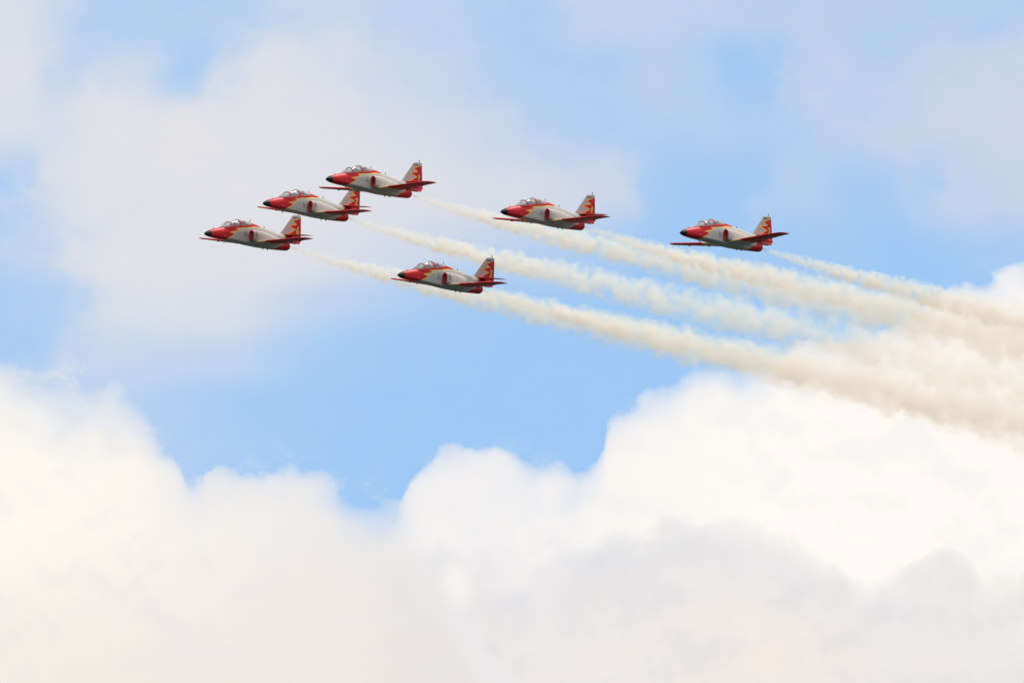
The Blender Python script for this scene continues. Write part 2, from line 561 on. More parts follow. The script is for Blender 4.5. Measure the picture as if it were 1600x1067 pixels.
FUS = [  # s, zb, zt, w, zm, nu, nl
    (0.00, -0.010, 0.010, 0.010, 0.00, 2.0, 2.0),
    (0.06, -0.055, 0.060, 0.060, 0.00, 2.0, 2.0),
    (0.30, -0.125, 0.195, 0.180, 0.03, 2.0, 2.0),
    (0.60, -0.170, 0.320, 0.280, 0.04, 2.0, 2.1),
    (0.98, -0.190, 0.440, 0.370, 0.05, 2.1, 2.3),
    (1.50, -0.200, 0.580, 0.445, 0.04, 2.2, 2.6),
    (2.00, -0.205, 0.690, 0.490, 0.03, 2.3, 2.8),
    (2.50, -0.200, 0.790, 0.525, -0.02, 2.9, 3.0),
    (3.00, -0.205, 0.885, 0.550, -0.04, 3.4, 3.0),
    (4.00, -0.225, 1.060, 0.570, -0.06, 3.6, 3.0),
    (5.00, -0.265, 1.210, 0.590, -0.07, 3.1, 3.0),
    (5.60, -0.285, 1.330, 0.620, -0.07, 2.5, 3.0),
    (6.20, -0.295, 1.375, 0.640, -0.07, 2.0, 3.0),
    (7.00, -0.295, 1.320, 0.650, -0.05, 1.9, 3.0),
    (8.00, -0.270, 1.225, 0.590, 0.20, 1.9, 2.3),
    (8.80, -0.030, 1.115, 0.500, 0.46, 1.9, 2.0),
    (9.60, 0.300, 1.055, 0.385, 0.64, 2.0, 2.0),
    (10.4, 0.470, 1.020, 0.290, 0.74, 2.0, 2.0),
    (11.2, 0.570, 0.990, 0.210, 0.78, 2.0, 2.0),
    (12.0, 0.660, 0.960, 0.120, 0.81, 2.0, 2.0),
    (12.4, 0.740, 0.890, 0.050, 0.81, 2.0, 2.0),
]
RED_FRONT = [(-1, -2), (1.85, -2), (2.00, -0.42), (2.36, -0.08), (3.16, 0.31), (2.50, 0.385), (3.72, 0.68), (3.26, 0.79), (5.0, 1.04), (6.95, 1.345), (7.2, 3), (-1, 3)]
RED_TAIL = [(10.08, 0.843), (11.63, 1.593), (10.7, 1.736), (11.73, 1.973), (11.15, 2.172), (12.38, 2.562), (14, 3.0), (14, -2), (8.9, 0.2)]


def local(V): return [L(*v) for v in V]


def fus_attr(V):
    sz = V[:, [0, 2]]
    a = sd_poly(sz, RED_FRONT)
    b = sd_poly(sz, RED_TAIL)
    return np.maximum(a, b)


def wing_loft(sections, nspan, nch, side):
    """sections: y, s leading edge, s trailing edge, z, thickness ratio (y from the centre line); closed aerofoil loops"""
    S = np.array(sections, float)
    q = np.concatenate([np.linspace(S[0, 0], S[-1, 0] - 0.35, nspan), np.linspace(S[-1, 0] - 0.35, S[-1, 0], 10)[1:]])
    le, te, z0, tr = (pchip(S[:, 0], S[:, k], q) for k in (1, 2, 3, 4))
    u = (1 - np.cos(np.linspace(0, np.pi, nch))) / 2
    yt = 5 * (0.2969 * np.sqrt(u) - 0.126 * u - 0.3516 * u**2 + 0.2843 * u**3 - 0.1036 * u**4)
    xs = np.concatenate([u[::-1], u[1:-1]])            # trailing edge over the top to the nose, back underneath
    zs = np.concatenate([yt[::-1] * 0.85, -yt[1:-1] * 0.6])
    zs[0] = 0.006
    V, xc, low = [], [], []
    for i in range(len(q)):
        c = te[i] - le[i]
        for x, z in zip(xs, zs):
            V.append((le[i] + x * c, side * q[i], z0[i] + z * tr[i] * c))
            xc.append(x)
        low += [0] * nch + [1] * (nch - 2)
    nc = len(xs)
    F = loft_faces(len(q), nc)
    if side < 0:
        F = [tuple(reversed(f)) for f in F]
    return np.array(V), F, np.array(xc), np.array(low), np.repeat(q, nc), np.repeat(te - le, nc)


WING = [(0.296, 5.31, 7.84, -0.09, 0.15), (0.79, 5.39, 7.79, -0.05, 0.15), (2.964, 5.64, 7.41, 0.145, 0.135), (4.693, 5.83, 7.11, 0.298, 0.12), (4.989, 5.95, 7.06, 0.322, 0.12), (5.157, 6.21, 7.03, 0.334, 0.11), (5.236, 6.71, 7.02, 0.34, 0.1)]
STAB = [(0.05, 9.90, 11.15, 1.01, 0.10), (0.4, 9.98, 11.14, 1.02, 0.10), (1.85, 10.32, 11.08, 1.03, 0.09), (2.06, 10.45, 11.07, 1.03, 0.09), (2.16, 10.85, 11.07, 1.03, 0.07)]


def ring_strip(s, hw, zs, zt, width, thick, slant=0.0, n=40):
    """a canopy arch: half ellipse from sill to sill, box section; outer face red, inner faces grey"""
    V, F, mi = [], [], []
    for k in range(n + 1):
        t = math.pi * k / n
        y, z = hw * math.cos(t), zs + (zt - zs) * math.sin(t) ** 0.9
        ny, nz = math.cos(t), math.sin(t)
        so = s + slant * math.sin(t)
        for ds, dr in ((-width / 2, 0.012), (width / 2, 0.012), (width / 2, -thick), (-width / 2, -thick)):
            V.append(L(so + ds, y + ny * dr, z + nz * dr))
    for k in range(n):
        for j in range(4):
            a, b = k * 4 + j, k * 4 + (j + 1) % 4
            F.append((a, b, b + 4, a + 4))
            mi.append(0 if j == 0 else 1)
    F += [(3, 2, 1, 0), tuple(n * 4 + j for j in range(4))]
    mi += [1, 1]
    return V, F, mi


STROKES = {   # brush numbers, unit box: x to the right 0..0.5, z up 0..1
    '1': [[(0.10, 0.78), (0.30, 1.0), (0.24, 0.0)]],
    '2': [[(0.05, 0.78), (0.15, 0.97), (0.34, 0.97), (0.42, 0.78), (0.34, 0.55), (0.06, 0.04)], [(0.04, 0.04), (0.46, 0.04)]],
    '3': [[(0.06, 0.88), (0.2, 1.0), (0.38, 0.93), (0.42, 0.74), (0.34, 0.58), (0.18, 0.53)], [(0.18, 0.53), (0.38, 0.46), (0.45, 0.26), (0.36, 0.06), (0.2, 0.0), (0.04, 0.1)]],
    '4': [[(0.30, 1.0), (0.08, 0.55), (0.06, 0.40), (0.18, 0.32), (0.34, 0.42), (0.42, 0.60), (0.38, 0.88)], [(0.36, 0.72), (0.26, 0.30), (0.22, 0.0)]],
    '6': [[(0.40, 1.0), (0.22, 0.82), (0.09, 0.5), (0.06, 0.25), (0.14, 0.05), (0.28, 0.0), (0.41, 0.12), (0.43, 0.32), (0.34, 0.48), (0.2, 0.48), (0.09, 0.34)]],
    '7': [[(0.06, 0.84), (0.14, 0.98), (0.44, 0.97), (0.38, 0.6), (0.24, 0.0)]],
}


def stroke_mesh(strokes, place, wid):
    """ribbons of width wid along the strokes, laid by place(x, z)"""
    V, F = [], []
    for st in strokes:
        p = [Vector((a, b)) for a, b in st]
        k0 = len(V)
        for i, q in enumerate(p):
            d = ((p[min(i + 1, len(p) - 1)] - p[max(i - 1, 0)])).normalized()
            nrm = Vector((-d.y, d.x)) * wid / 2
            ext = d * (wid * 0.3) * (1 if i == len(p) - 1 else -1 if i == 0 else 0)
            V += [place(*(q + nrm + ext)), place(*(q - nrm + ext))]
        for i in range(len(p) - 1):
            a = k0 + 2 * i
            F.append((a, a + 1, a + 3, a + 2))
    return V, F


def disc(cx, cz, rx, rz, place, n=20):
    V = [place(cx + rx * math.cos(2 * math.pi * k / n), cz + rz * math.sin(2 * math.pi * k / n)) for k in range(n)]
    return V, [tuple(range(n))]


FIN = [  # z, s leading edge, s trailing edge, half thickness
    (0.909, 9.23, 12.40, 0.10), (1.080, 9.63, 12.36, 0.10), (1.270, 9.86, 12.34, 0.095), (1.745, 10.30, 12.30, 0.085), (2.220, 10.76, 12.25, 0.07),
    (2.467, 11.02, 12.22, 0.062), (2.562, 11.08, 12.21, 0.072), (2.638, 11.18, 12.20, 0.060), (2.695, 11.38, 12.16, 0.035), (2.714, 11.53, 12.08, 0.012)]


def fin_half(s, z):
    F_ = np.array(FIN)
    le, te, t = (np.interp(z, F_[:, 0], F_[:, k]) for k in (1, 2, 3))
    u = min(max((s - le) / (te - le), 0), 1)
    return t * 2.0 * max(0.0, 1.4845 * math.sqrt(u) - 0.63 * u - 1.758 * u**2 + 1.4215 * u**3 - 0.518 * u**4) + 0.003


def make_jet(number, black_bird):
    root = bpy.data.objects.new('jet', None)
    COL.objects.link(root)
    root.empty_display_size = 2
    # --- fuselage with nose cone, boom, tail
    q = np.concatenate([np.linspace(0.60, 7.2, 185), np.linspace(7.2, 12.4, 90)[1:]])
    V = body_loft(FUS, q, 112)
    fus = build('fuselage', local(V), loft_faces(len(q), 112), M_LIV, root, attrs={'livery': fus_attr(V), 'trim': np.full(len(V), -1.0)})
    q = np.concatenate([[0.0, 0.02, 0.05], np.linspace(0.09, 0.60, 24)])
    V = body_loft(FUS, q, 64)
    build('radome', local(V), loft_faces(len(q), 64), M_BLACK, root)
    # --- engine pod below the boom
    POD = [(6.0, -0.300, 0.60, 0.58, -0.05, 2.2, 3.0), (7.0, -0.308, 0.62, 0.64, -0.05, 2.2, 3.0), (8.0, -0.298, 0.60, 0.60, -0.02, 2.2, 2.6),
           (9.0, -0.265, 0.57, 0.49, 0.10, 2.1, 2.0), (10.0, -0.205, 0.54, 0.40, 0.15, 2.0, 2.0), (10.45, -0.175, 0.53, 0.37, 0.175, 2.0, 2.0),
           (10.62, -0.145, 0.50, 0.33, 0.18, 2.0, 2.0), (10.70, -0.10, 0.45, 0.28, 0.18, 2.0, 2.0)]
    q = np.concatenate([np.linspace(6.0, 10.4, 110), np.linspace(10.4, 10.70, 12)[1:]])
    V = body_loft(POD, q, 80)
    red_pod = [(8.15, -0.6), (9.0, 0.0), (9.7, 0.7), (12, 0.7), (12, -0.8)]
    build('engine_housing', local(V), loft_faces(len(q), 80, True, False), M_LIV, root,
          attrs={'livery': sd_poly(V[:, [0, 2]], red_pod) * 1.0 + 0.0, 'trim': np.full(len(V), -1.0)})
    T = [(9.9, -0.02, 0.36, 0.19, 0.17, 2, 2), (10.70, -0.098, 0.448, 0.278, 0.18, 2, 2)]
    V = body_loft(T, np.array([9.9, 10.3, 10.70]), 48)
    build('jet_pipe', local(V), [tuple(reversed(f)) for f in loft_faces(3, 48, True, False)], M_DARK, root)
    # --- air intakes
    for side in (1, -1):
        NAC = [(4.93, -0.010, 0.800, 0.195, 0.395, 2.6, 2.6, 0.805), (5.05, -0.015, 0.805, 0.212, 0.395, 2.5, 2.5, 0.81), (5.6, -0.050, 0.83, 0.262, 0.20, 2.3, 2.6, 0.79),
               (6.3, -0.07, 0.85, 0.32, 0.16, 2.2, 2.2, 0.72), (7.2, -0.07, 0.81, 0.35, 0.14, 2.1, 2.2, 0.60), (8.2, -0.07, 0.72, 0.34, 0.16, 2.0, 2.2, 0.45),
               (9.0, -0.05, 0.62, 0.30, 0.30, 2.0, 2.0, 0.33), (9.7, 0.08, 0.50, 0.18, 0.30, 2, 2, 0.22)]
        q = np.linspace(4.98, 9.7, 60)
        V = body_loft(NAC, q, 56)
        V[:, 1] *= side
        f = loft_faces(len(q), 56, False, True)
        if side < 0: f = [tuple(reversed(k)) for k in f]
        nac = build('air_intake', local(V), f, M_GREY, root)
        # lip: a rounded rim
        prof = [(5.00, 1.0), (4.95, 0.995), (4.905, 0.96), (4.885, 0.90), (4.895, 0.85), (4.94, 0.81), (5.06, 0.79)]
        th = np.linspace(0, 2 * np.pi, 56, endpoint=False)
        VV = []
        for s_, k in prof:
            for t in th:
                c, s2 = math.cos(t), math.sin(t)
                yy = 0.210 * math.copysign(abs(c) ** 0.78, c)
                zz = 0.412 * math.copysign(abs(s2) ** 0.78, s2)
                ky = 1 - (1 - k) * 1.35
                kz = 1 - (1 - k) * 0.62
                VV.append((s_, side * (0.807 + yy * ky), 0.395 + zz * kz))
        f = loft_faces(len(prof), 56, False, False)
        if side > 0: f = [tuple(reversed(k)) for k in f]
        build('intake_lip', local(VV), f, M_RED, nac)
        VV = []
        for s_, k, dy in ((5.055, 1.0, 0), (5.4, 0.95, -0.05), (6.2, 0.8, -0.18)):
            for t in th:
                c, s2 = math.cos(t), math.sin(t)
                VV.append((s_, side * (0.807 + dy + 0.152 * k * math.copysign(abs(c) ** 0.78, c)), 0.395 + 0.36 * k * math.copysign(abs(s2) ** 0.78, s2)))
        build('intake_duct', local(VV), loft_faces(3, 56, False, True), M_COCK, nac)
        # --- wing
        V, F, xc, low, yq, ch = wing_loft(WING, 60, 26, side)
        outb = yq - 1.75
        liv = outb
        trim = np.minimum(np.minimum(yq - 0.85, 1.72 - yq), (0.012 - xc) * ch)
        w = build('wing', local(V), F, M_LIV, root, attrs={'livery': liv, 'trim': trim})
        for yy in (2.3, 3.9):
            zf = np.interp(yy, [0.8, 4.75], [-0.05, 0.298])
            te = np.interp(yy, [0.8, 4.75], [7.70, 7.02])
            FV = [(te - 0.40, side * (yy - 0.03), zf - 0.02), (te - 0.40, side * (yy + 0.03), zf - 0.02), (te + 0.05, side * (yy + 0.02), zf + 0.0), (te + 0.05, side * (yy - 0.02), zf + 0.0),
                  (te - 0.18, side * (yy - 0.02), zf - 0.075), (te - 0.18, side * (yy + 0.02), zf - 0.075)]
            FF = [(0, 3, 2, 1), (0, 1, 5, 4), (4, 5, 2, 3), (0, 4, 3), (1, 2, 5)]
            if side < 0: FF = [tuple(reversed(k)) for k in FF]
            build('flap_hinge', local(FV), FF, M_DARK, w, smooth=False)
        # --- tailplane and ventral fins
        V, F, xc, low, yq, ch = wing_loft(STAB, 24, 18, side)
        build('tailplane', local(V), F, M_RED, root)
        pts = [(10.45, 0.60), (10.55, 0.45), (12.05, 0.49), (12.15, 0.73)]
        bv, bf = blade(pts, 0.03)
        bv = [(x, y + side * (0.20 - 0.10 * (k % 4 in (2, 3)) + 0.05 * (k % 4 in (1, 2))), z) for k, (x, y, z) in enumerate(bv)]
        build('ventral_fin', bv, bf, M_RED, root, smooth=False)
    # --- fin
    FZ = np.array(FIN)
    zs = np.concatenate([np.linspace(FIN[0][0], 2.44, 60), np.linspace(2.46, FIN[-1][0], 16)])
    le, te, th_ = (np.interp(zs, FZ[:, 0], FZ[:, k]) for k in (1, 2, 3))
    u = (1 - np.cos(np.linspace(0, np.pi, 34))) / 2
    yt = 2 * (1.4845 * np.sqrt(u) - 0.63 * u - 1.758 * u**2 + 1.4215 * u**3 - 0.518 * u**4)
    V = []
    for i in range(len(zs)):
        c = te[i] - le[i]
        V += [(le[i] + x * c, y * th_[i], zs[i]) for x, y in zip(u[::-1], yt[::-1])]
        V += [(le[i] + x * c, -y * th_[i], zs[i]) for x, y in zip(u[1:-1], yt[1:-1])]
    V = np.array(V)
    liv = sd_poly(V[:, [0, 2]], RED_TAIL)
    liv = np.where(V[:, 2] > 2.505, -1, liv)
    fin = build('tail_fin', local(V), loft_faces(len(zs), 66), M_LIV, root, attrs={'livery': liv, 'trim': np.full(len(V), -1.0)})
    # dark strip painted in for the shadow under the fin cap
    parts = []
    for side in (1, -1):
        pv = []
        for s_ in np.linspace(11.16, 11.93, 8):
            pv += [L(s_, side * (fin_half(s_, 2.45) + 0.012), 2.477), L(s_, side * (fin_half(s_, 2.45) + 0.012), 2.410 + 0.07 * (s_ - 11.16) / 0.77)]
        pf = [(2 * i, 2 * i + 1, 2 * i + 3, 2 * i + 2) for i in range(7)]
        parts.append((pv, pf))
    build('cap_shadow', *merge(parts), M_SEAT, fin, smooth=False)
    v1, f1 = tube(L(11.90, 0, 2.676), L(11.85, 0, 2.85), 0.022, 0.02)
    v2, f2 = tube(L(11.80, 0, 2.85), L(11.91, 0, 2.85), 0.028, 0.028)
    build('fin_antenna', *merge([(v1, f1), (v2, f2)]), M_FRAME_IN, fin)
    # --- rudder hinge line and tail number
    parts = []
    for side in (1, -1):
        pl = lambda x, z, side=side: L(11.66 + x * 0.62 if side > 0 else 11.98 - x * 0.62, side * (fin_half(11.66, 1.55) + 0.008), 1.28 + z * 0.50)
        v, f = stroke_mesh(STROKES[number], pl, 0.17)
        parts.append((v, f))
    nb = build('tail_number', *merge(parts), M_YEL, root, smooth=False)
    nb['label'] = 'yellow number %s painted on the red rudder' % number
    # --- canopy
    CAN = [(2.02, 0.690, 0.700, 0.10, 0.690, 2.0, 2.0), (2.12, 0.66, 0.780, 0.24, 0.66, 2.0, 2.0), (2.40, 0.70, 0.975, 0.37, 0.70, 2.0, 2.0), (2.90, 0.78, 1.215, 0.435, 0.78, 2.0, 2.0),
           (3.10, 0.82, 1.285, 0.445, 0.82, 2.0, 2.0), (3.5, 0.90, 1.40, 0.45, 0.90, 2.0, 2.0), (4.05, 1.00, 1.525, 0.45, 1.00, 2.0, 2.0), (4.5, 1.06, 1.555, 0.44, 1.06, 2.0, 2.0),
           (5.0, 1.13, 1.53, 0.41, 1.13, 2.0, 2.0), (5.45, 1.2, 1.475, 0.36, 1.2, 2.0, 2.0), (5.95, 1.30, 1.40, 0.2, 1.30, 2.0, 2.0)]
    st = np.array(CAN)
    qs = np.linspace(2.02, 5.5, 70)
    zb, zt, w_ = (pchip(st[:, 0], st[:, k], qs) for k in (1, 2, 3))
    V = []
    for i in range(len(qs)):
        for k in range(33):
            t = math.pi * k / 32
            V.append((qs[i], w_[i] * math.cos(t), zb[i] + (zt[i] - zb[i]) * math.sin(t) ** 0.9))
    can = build('canopy', local(V), loft_faces(len(qs), 33, False, False, False), M_GLASS, root)
    for s_, wd in ((2.92, 0.15), (4.06, 0.19)):
        a, b, c = (float(pchip(st[:, 0], st[:, k], [s_])[0]) for k in (1, 2, 3))
        v, f, mi = ring_strip(s_, c, a - 0.04, b, wd, 0.075 if s_ < 3 else 0.12)
        o = build('canopy_frame', v, f, [M_RED, M_FRAME_IN], can)
        o.data.polygons.foreach_set('material_index', mi)
    # rear fairing behind the glass
    qs = np.linspace(5.3, 6.9, 30)
    FAIR = [(5.3, 1.10, 1.46, 0.36, 1.12, 2, 2), (5.5, 1.12, 1.462, 0.355, 1.14, 2, 2), (5.95, 1.14, 1.43, 0.34, 1.16, 2, 2), (6.4, 1.14, 1.385, 0.30, 1.16, 2, 2), (6.9, 1.14, 1.33, 0.24, 1.16, 2, 2)]
    V = body_loft(FAIR, qs, 48)
    build('spine_fairing', local(V), loft_faces(len(qs), 48), M_LIV, root, attrs={'livery': fus_attr(V) + 0.05, 'trim': np.full(len(V), -1.0)})
    # red sill under the glass, grey side panels inside it
    for side in (1, -1):
        qs = np.linspace(2.03, 5.5, 50)
        zb, zt, w_ = (pchip(st[:, 0], st[:, k], qs) for k in (1, 2, 3))
        V, P = [], []
        for i in range(len(qs)):
            hgt = zt[i] - zb[i]
            V += [(qs[i], side * (w_[i] + 0.004), zb[i] + 0.06 * min(1, hgt / 0.3)), (qs[i], side * (w_[i] + 0.025), zb[i]), (qs[i], side * (w_[i] + 0.035), zb[i] - 0.03), (qs[i], side * (w_[i] + 0.02), zb[i] - 0.09)]
            P += [(qs[i], side * w_[i] * 0.93, zb[i] + 0.30 * hgt), (qs[i], side * w_[i] * 0.95, zb[i] - 0.02)]
        f = loft_faces(len(qs), 4, False, False, False)
        if side > 0: f = [tuple(reversed(k)) for k in f]
        build('canopy_sill', local(V), f, M_RED, root)
        build('cockpit_panel', local(P), loft_faces(len(qs), 2, False, False, False), M_COCK, root)
    # cockpit tub, coaming
    qs = np.linspace(2.18, 5.35, 40)
    zb, zt, w_ = (pchip(st[:, 0], st[:, k], qs) for k in (1, 2, 3))
    ft = pchip(np.array(FUS)[:, 0], np.array(FUS)[:, 2], qs)
    V = []
    for i in range(len(qs)):
        for k in range(9):
            a = (k - 4) / 4
            V.append((qs[i], a * (w_[i] - 0.012), zb[i] + 0.02 + 0.04 * (1 - a * a)))
    build('cockpit', local(V), loft_faces(len(qs), 9, False, False, False), M_COCK, root)
    v = body_loft([(4.92, 1.05, 1.34, 0.36, 1.15, 2.6, 3), (5.1, 1.08, 1.44, 0.355, 1.18, 2.2, 3), (5.4, 1.10, 1.45, 0.34, 1.2, 2, 3)], np.linspace(4.92, 5.4, 10), 32)
    build('rear_deck', local(v), loft_faces(10, 32), M_COCK, root)
    # instrument shrouds, seats
    for s_, z_ in ((2.55, 0.76), (3.98, 1.02)):
        v = body_loft([(s_ - 0.22, z_, z_ + 0.04, 0.24, z_ + 0.02, 3, 3), (s_ + 0.05, z_, z_ + 0.20, 0.33, z_ + 0.06, 3, 3), (s_ + 0.2, z_, z_ + 0.18, 0.33, z_ + 0.06, 3, 3)], np.linspace(s_ - 0.22, s_ + 0.2, 10), 28)
        build('instrument_shroud', local(v), loft_faces(10, 28), M_COCK, root)
    for s_, z_, zt_ in ((3.74, 0.92, 1.14), (4.80, 1.10, 1.40)):
        bm = bmesh.new()
        for (c0, c1) in (((s_ - 0.02, -0.2, z_), (s_ + 0.14, 0.2, zt_ - 0.1)), ((s_ - 0.04, -0.12, zt_ - 0.1), (s_ + 0.12, 0.12, zt_ + 0.05))):
            g = bmesh.ops.create_cube(bm, size=1.0)
            for vv in g['verts']:
                vv.co = Vector(L(*(c0[k] + (c1[k] - c0[k]) * (vv.co[k] + 0.5) for k in range(3))))
        bmesh.ops.bevel(bm, geom=bm.edges[:], offset=0.025, segments=2, affect='EDGES')
        me = bpy.data.meshes.new('ejection_seat')
        bm.to_mesh(me)
        bm.free()
        me.materials.append(M_SEAT)
        o = bpy.data.objects.new('ejection_seat', me)
        COL.objects.link(o)
        o.parent = root
    # --- antennas, probes
    build('antenna', *blade([(5.66, 1.42), (5.64, 1.66), (5.72, 1.66), (5.78, 1.42)], 0.03), M_WHITE, root, smooth=False)
    build('antenna', *blade([(7.5, 1.24), (7.52, 1.38), (7.58, 1.38), (7.66, 1.24)], 0.02), M_SEAT, root, smooth=False)
    build('antenna', *blade([(2.50, -0.19), (2.54, -0.42), (2.64, -0.42), (2.70, -0.19)], 0.03), M_WHITE, root, smooth=False)
    build('antenna', *blade([(7.5, -0.28), (7.54, -0.42), (7.60, -0.42), (7.66, -0.28)], 0.02), M_SEAT, root, smooth=False)
    build('antenna', *blade([(8.1, -0.27), (8.14, -0.39), (8.21, -0.39), (8.27, -0.27)], 0.02), M_SEAT, root, smooth=False)
    build('probe', *merge([tube(L(1.16, 0, 0.45), L(1.12, 0, 0.60), 0.018, 0.012), tube(L(1.12, 0, 0.60), L(1.02, 0, 0.60), 0.014, 0.010)]), M_SEAT, root)
    build('air_scoop', *blade([(8.75, 0.92), (8.70, 1.10), (8.78, 1.11), (8.90, 0.92)], 0.05), M_SEAT, root, smooth=False)
    for side in (1, -1):
        v, f = tube(L(1.95, side * 0.47, 0.05), L(1.93, side * 0.58, 0.06), 0.02, 0.012)
        build('probe', v, f, M_WHITE, root)
    # --- emblems on both sides
    fs = np.array(FUS)
    for side in (1, -1):
        def side_y(s_, z_):
            zb_, zt_, w__, zm_, nu_, nl_ = (np.interp(s_, fs[:, 0], fs[:, k]) for k in range(1, 7))
            n_, h_ = (nu_, zt_ - zm_) if z_ > zm_ else (nl_, zm_ - zb_)
            return w__ * max(0.0, 1 - abs((z_ - zm_) / h_) ** n_) ** (1 / n_) + 0.012
        pl = lambda x, z, side=side: L(4.46 + side * x if side > 0 else 4.46 + x, side * side_y(4.46 + x, 0.45 + z), 0.45 + z)
        parts = [disc(0, 0.0, 0.09, 0.10, pl)]
        e = build('squadron_emblem', *parts[0], M_BLUE, root, smooth=False)
        build('emblem_crown', *disc(-0.01, 0.16, 0.04, 0.045, pl), M_GOLD, e, smooth=False)
        build('emblem_ribbon', *stroke_mesh([[(-0.13, -0.09), (-0.05, -0.16), (0.05, -0.16), (0.13, -0.09)]], pl, 0.045), M_PINK, e, smooth=False)
        if black_bird:
            pb = lambda x, z, side=side: L(5.25 + x, side * (0.79 + 0.28 - 0.02 * abs(x) + 0.02 - 0.25 * max(0, z) ** 1.5), 0.50 + z)
            e = build('team_emblem', *merge([stroke_mesh([[(-0.13, 0.15), (-0.06, 0.24), (0.02, 0.18), (-0.06, 0.06), (-0.10, 0.02)], [(0.0, 0.18), (0.07, 0.06), (0.13, -0.04)], [(-0.03, 0.0), (0.06, -0.01), (0.12, -0.06)]], pb, 0.038)]), M_INK, root, smooth=False)
            build('emblem_ribbon', *stroke_mesh([[(-0.08, -0.12), (0.02, -0.17), (0.12, -0.13)]], pb, 0.05), M_PINK, e, smooth=False)
    return root


# ------------------------------------------------------------------ the pilot
def make_pilot():
    """a seated figure in one skinned mesh, helmet as its child; local frame of the jet"""
    DS = 0.10
    J = [  # joint: s, y, z, radius, parent
        (3.42, 0.0, 0.62, 0.15, -1), (3.44, 0.0, 0.80, 0.145, 0), (3.46, 0.0, 0.98, 0.15, 1), (3.45, 0.0, 1.08, 0.065, 2), (3.42, 0.0, 1.17, 0.085, 3), (3.41, 0.0, 1.26, 0.085, 4),
        (3.46, 0.19, 1.00, 0.065, 2), (3.40, 0.24, 0.82, 0.05, 6), (3.16, 0.16, 0.76, 0.038, 7), (3.06, 0.12, 0.77, 0.034, 8),
        (3.46, -0.19, 1.00, 0.065, 2), (3.40, -0.24, 0.82, 0.05, 10), (3.16, -0.12, 0.74, 0.038, 11), (3.06, -0.06, 0.75, 0.034, 12),
        (3.30, 0.11, 0.60, 0.09, 0), (2.95, 0.14, 0.66, 0.065, 14), (2.72, 0.13, 0.38, 0.05, 15),
        (3.30, -0.11, 0.60, 0.09, 0), (2.95, -0.14, 0.66, 0.065, 17), (2.72, -0.13, 0.38, 0.05, 18)]
    me = bpy.data.meshes.new('person')
    me.from_pydata([L(a + DS, b, c) for a, b, c, r, p in J], [(p, i) for i, (a, b, c, r, p) in enumerate(J) if p >= 0], [])
    o = bpy.data.objects.new('person', me)
    COL.objects.link(o)
    sk = o.modifiers.new('skin', 'SKIN')
    for d, j in zip(me.skin_vertices[0].data, J):
        d.radius = (j[3], j[3])
    me.skin_vertices[0].data[0].use_root = True
    ss = o.modifiers.new('sub', 'SUBSURF')
    ss.levels = ss.render_levels = 1
    dg = bpy.context.evaluated_depsgraph_get()
    dg.update()
    ev = o.evaluated_get(dg)
    m2 = bpy.data.meshes.new_from_object(ev)
    o.modifiers.clear()
    o.data = m2
    m2.materials.clear()
    m2.materials.append(M_SUIT)
    m2.materials.append(M_SKIN)
    for p in m2.polygons:
        p.use_smooth = True
        if p.center.z + 0.3 > 1.09:
            p.material_index = 1
    bm = bmesh.new()
    bmesh.ops.create_uvsphere(bm, u_segments=20, v_segments=14, radius=1.0)
    dl = [v for v in bm.verts if v.co.x > 0.55 and v.co.z < 0.15]
    bmesh.ops.delete(bm, geom=dl, context='VERTS')
    hc = L(3.43 + DS, 0, 1.18)
    for v in bm.verts:
        v.co = Vector((hc[0] + v.co.x * 0.145, v.co.y * 0.125, hc[2] + v.co.z * 0.145))
    me = bpy.data.meshes.new('helmet')
    bm.to_mesh(me)
    bm.free()
    me.polygons.foreach_set('use_smooth', [True] * len(me.polygons))
    me.materials.append(M_HELMET)
    h = bpy.data.objects.new('helmet', me)
    COL.objects.link(h)
    h.parent = o
    bm = bmesh.new()
    bmesh.ops.create_uvsphere(bm, u_segments=20, v_segments=14, radius=1.0)
    dl = [v for v in bm.verts if v.co.x < 0.35 or v.co.z > 0.5 or v.co.z < -0.2]
    bmesh.ops.delete(bm, geom=dl, context='VERTS')
    for v in bm.verts:
        v.co = Vector((hc[0] + v.co.x * 0.152, v.co.y * 0.130, hc[2] + v.co.z * 0.15))
    me = bpy.data.meshes.new('visor')
    bm.to_mesh(me)
    bm.free()
    me.materials.append(M_BLACK)
    vz = bpy.data.objects.new('visor', me)
    COL.objects.link(vz)
    vz.parent = h
    return o


def copy_tree(o, parent=None):
    c = o.copy()
    COL.objects.link(c)
    if parent:
        c.parent = parent
    for ch in list(o.children):
        copy_tree(ch, c)
    return c


HEADING = 54.3                                 # nose to the left and towards the camera
# number, nose tip in world metres, roll (left wing down), label
NOSE = {
    '6': (-23.35, 853.46, 129.91),
    '2': (-18.82, 849.19, 131.57),
    '1': (-13.89, 838.06, 131.70),
    '3': (-8.56, 841.04, 124.91),
    '4': (-0.86, 842.36, 129.90),
    '7': (12.48, 836.64, 127.45),
}
JETS = [
    ('6', 4.8, 0.5, True, 'red and grey jet with yellow 6 on its fin, at the head of the formation'),
    ('2', 6.4, 0.2, True, 'red and grey jet with yellow 2 on its fin, flying just below jet 1'),
    ('1', 2.7, 0.0, False, 'red and grey jet with yellow 1 on its fin, highest of the formation'),
    ('3', 6.4, -0.2, True, 'red and grey jet with yellow 3 on its fin, lowest, before a smoke trail'),
    ('4', 4.0, 0.0, False, 'red and grey jet with yellow 4 on its fin, fifth from the front'),
    ('7', 0.2, -0.2, False, 'red and grey jet with yellow 7 on its fin, last of the formation'),
]

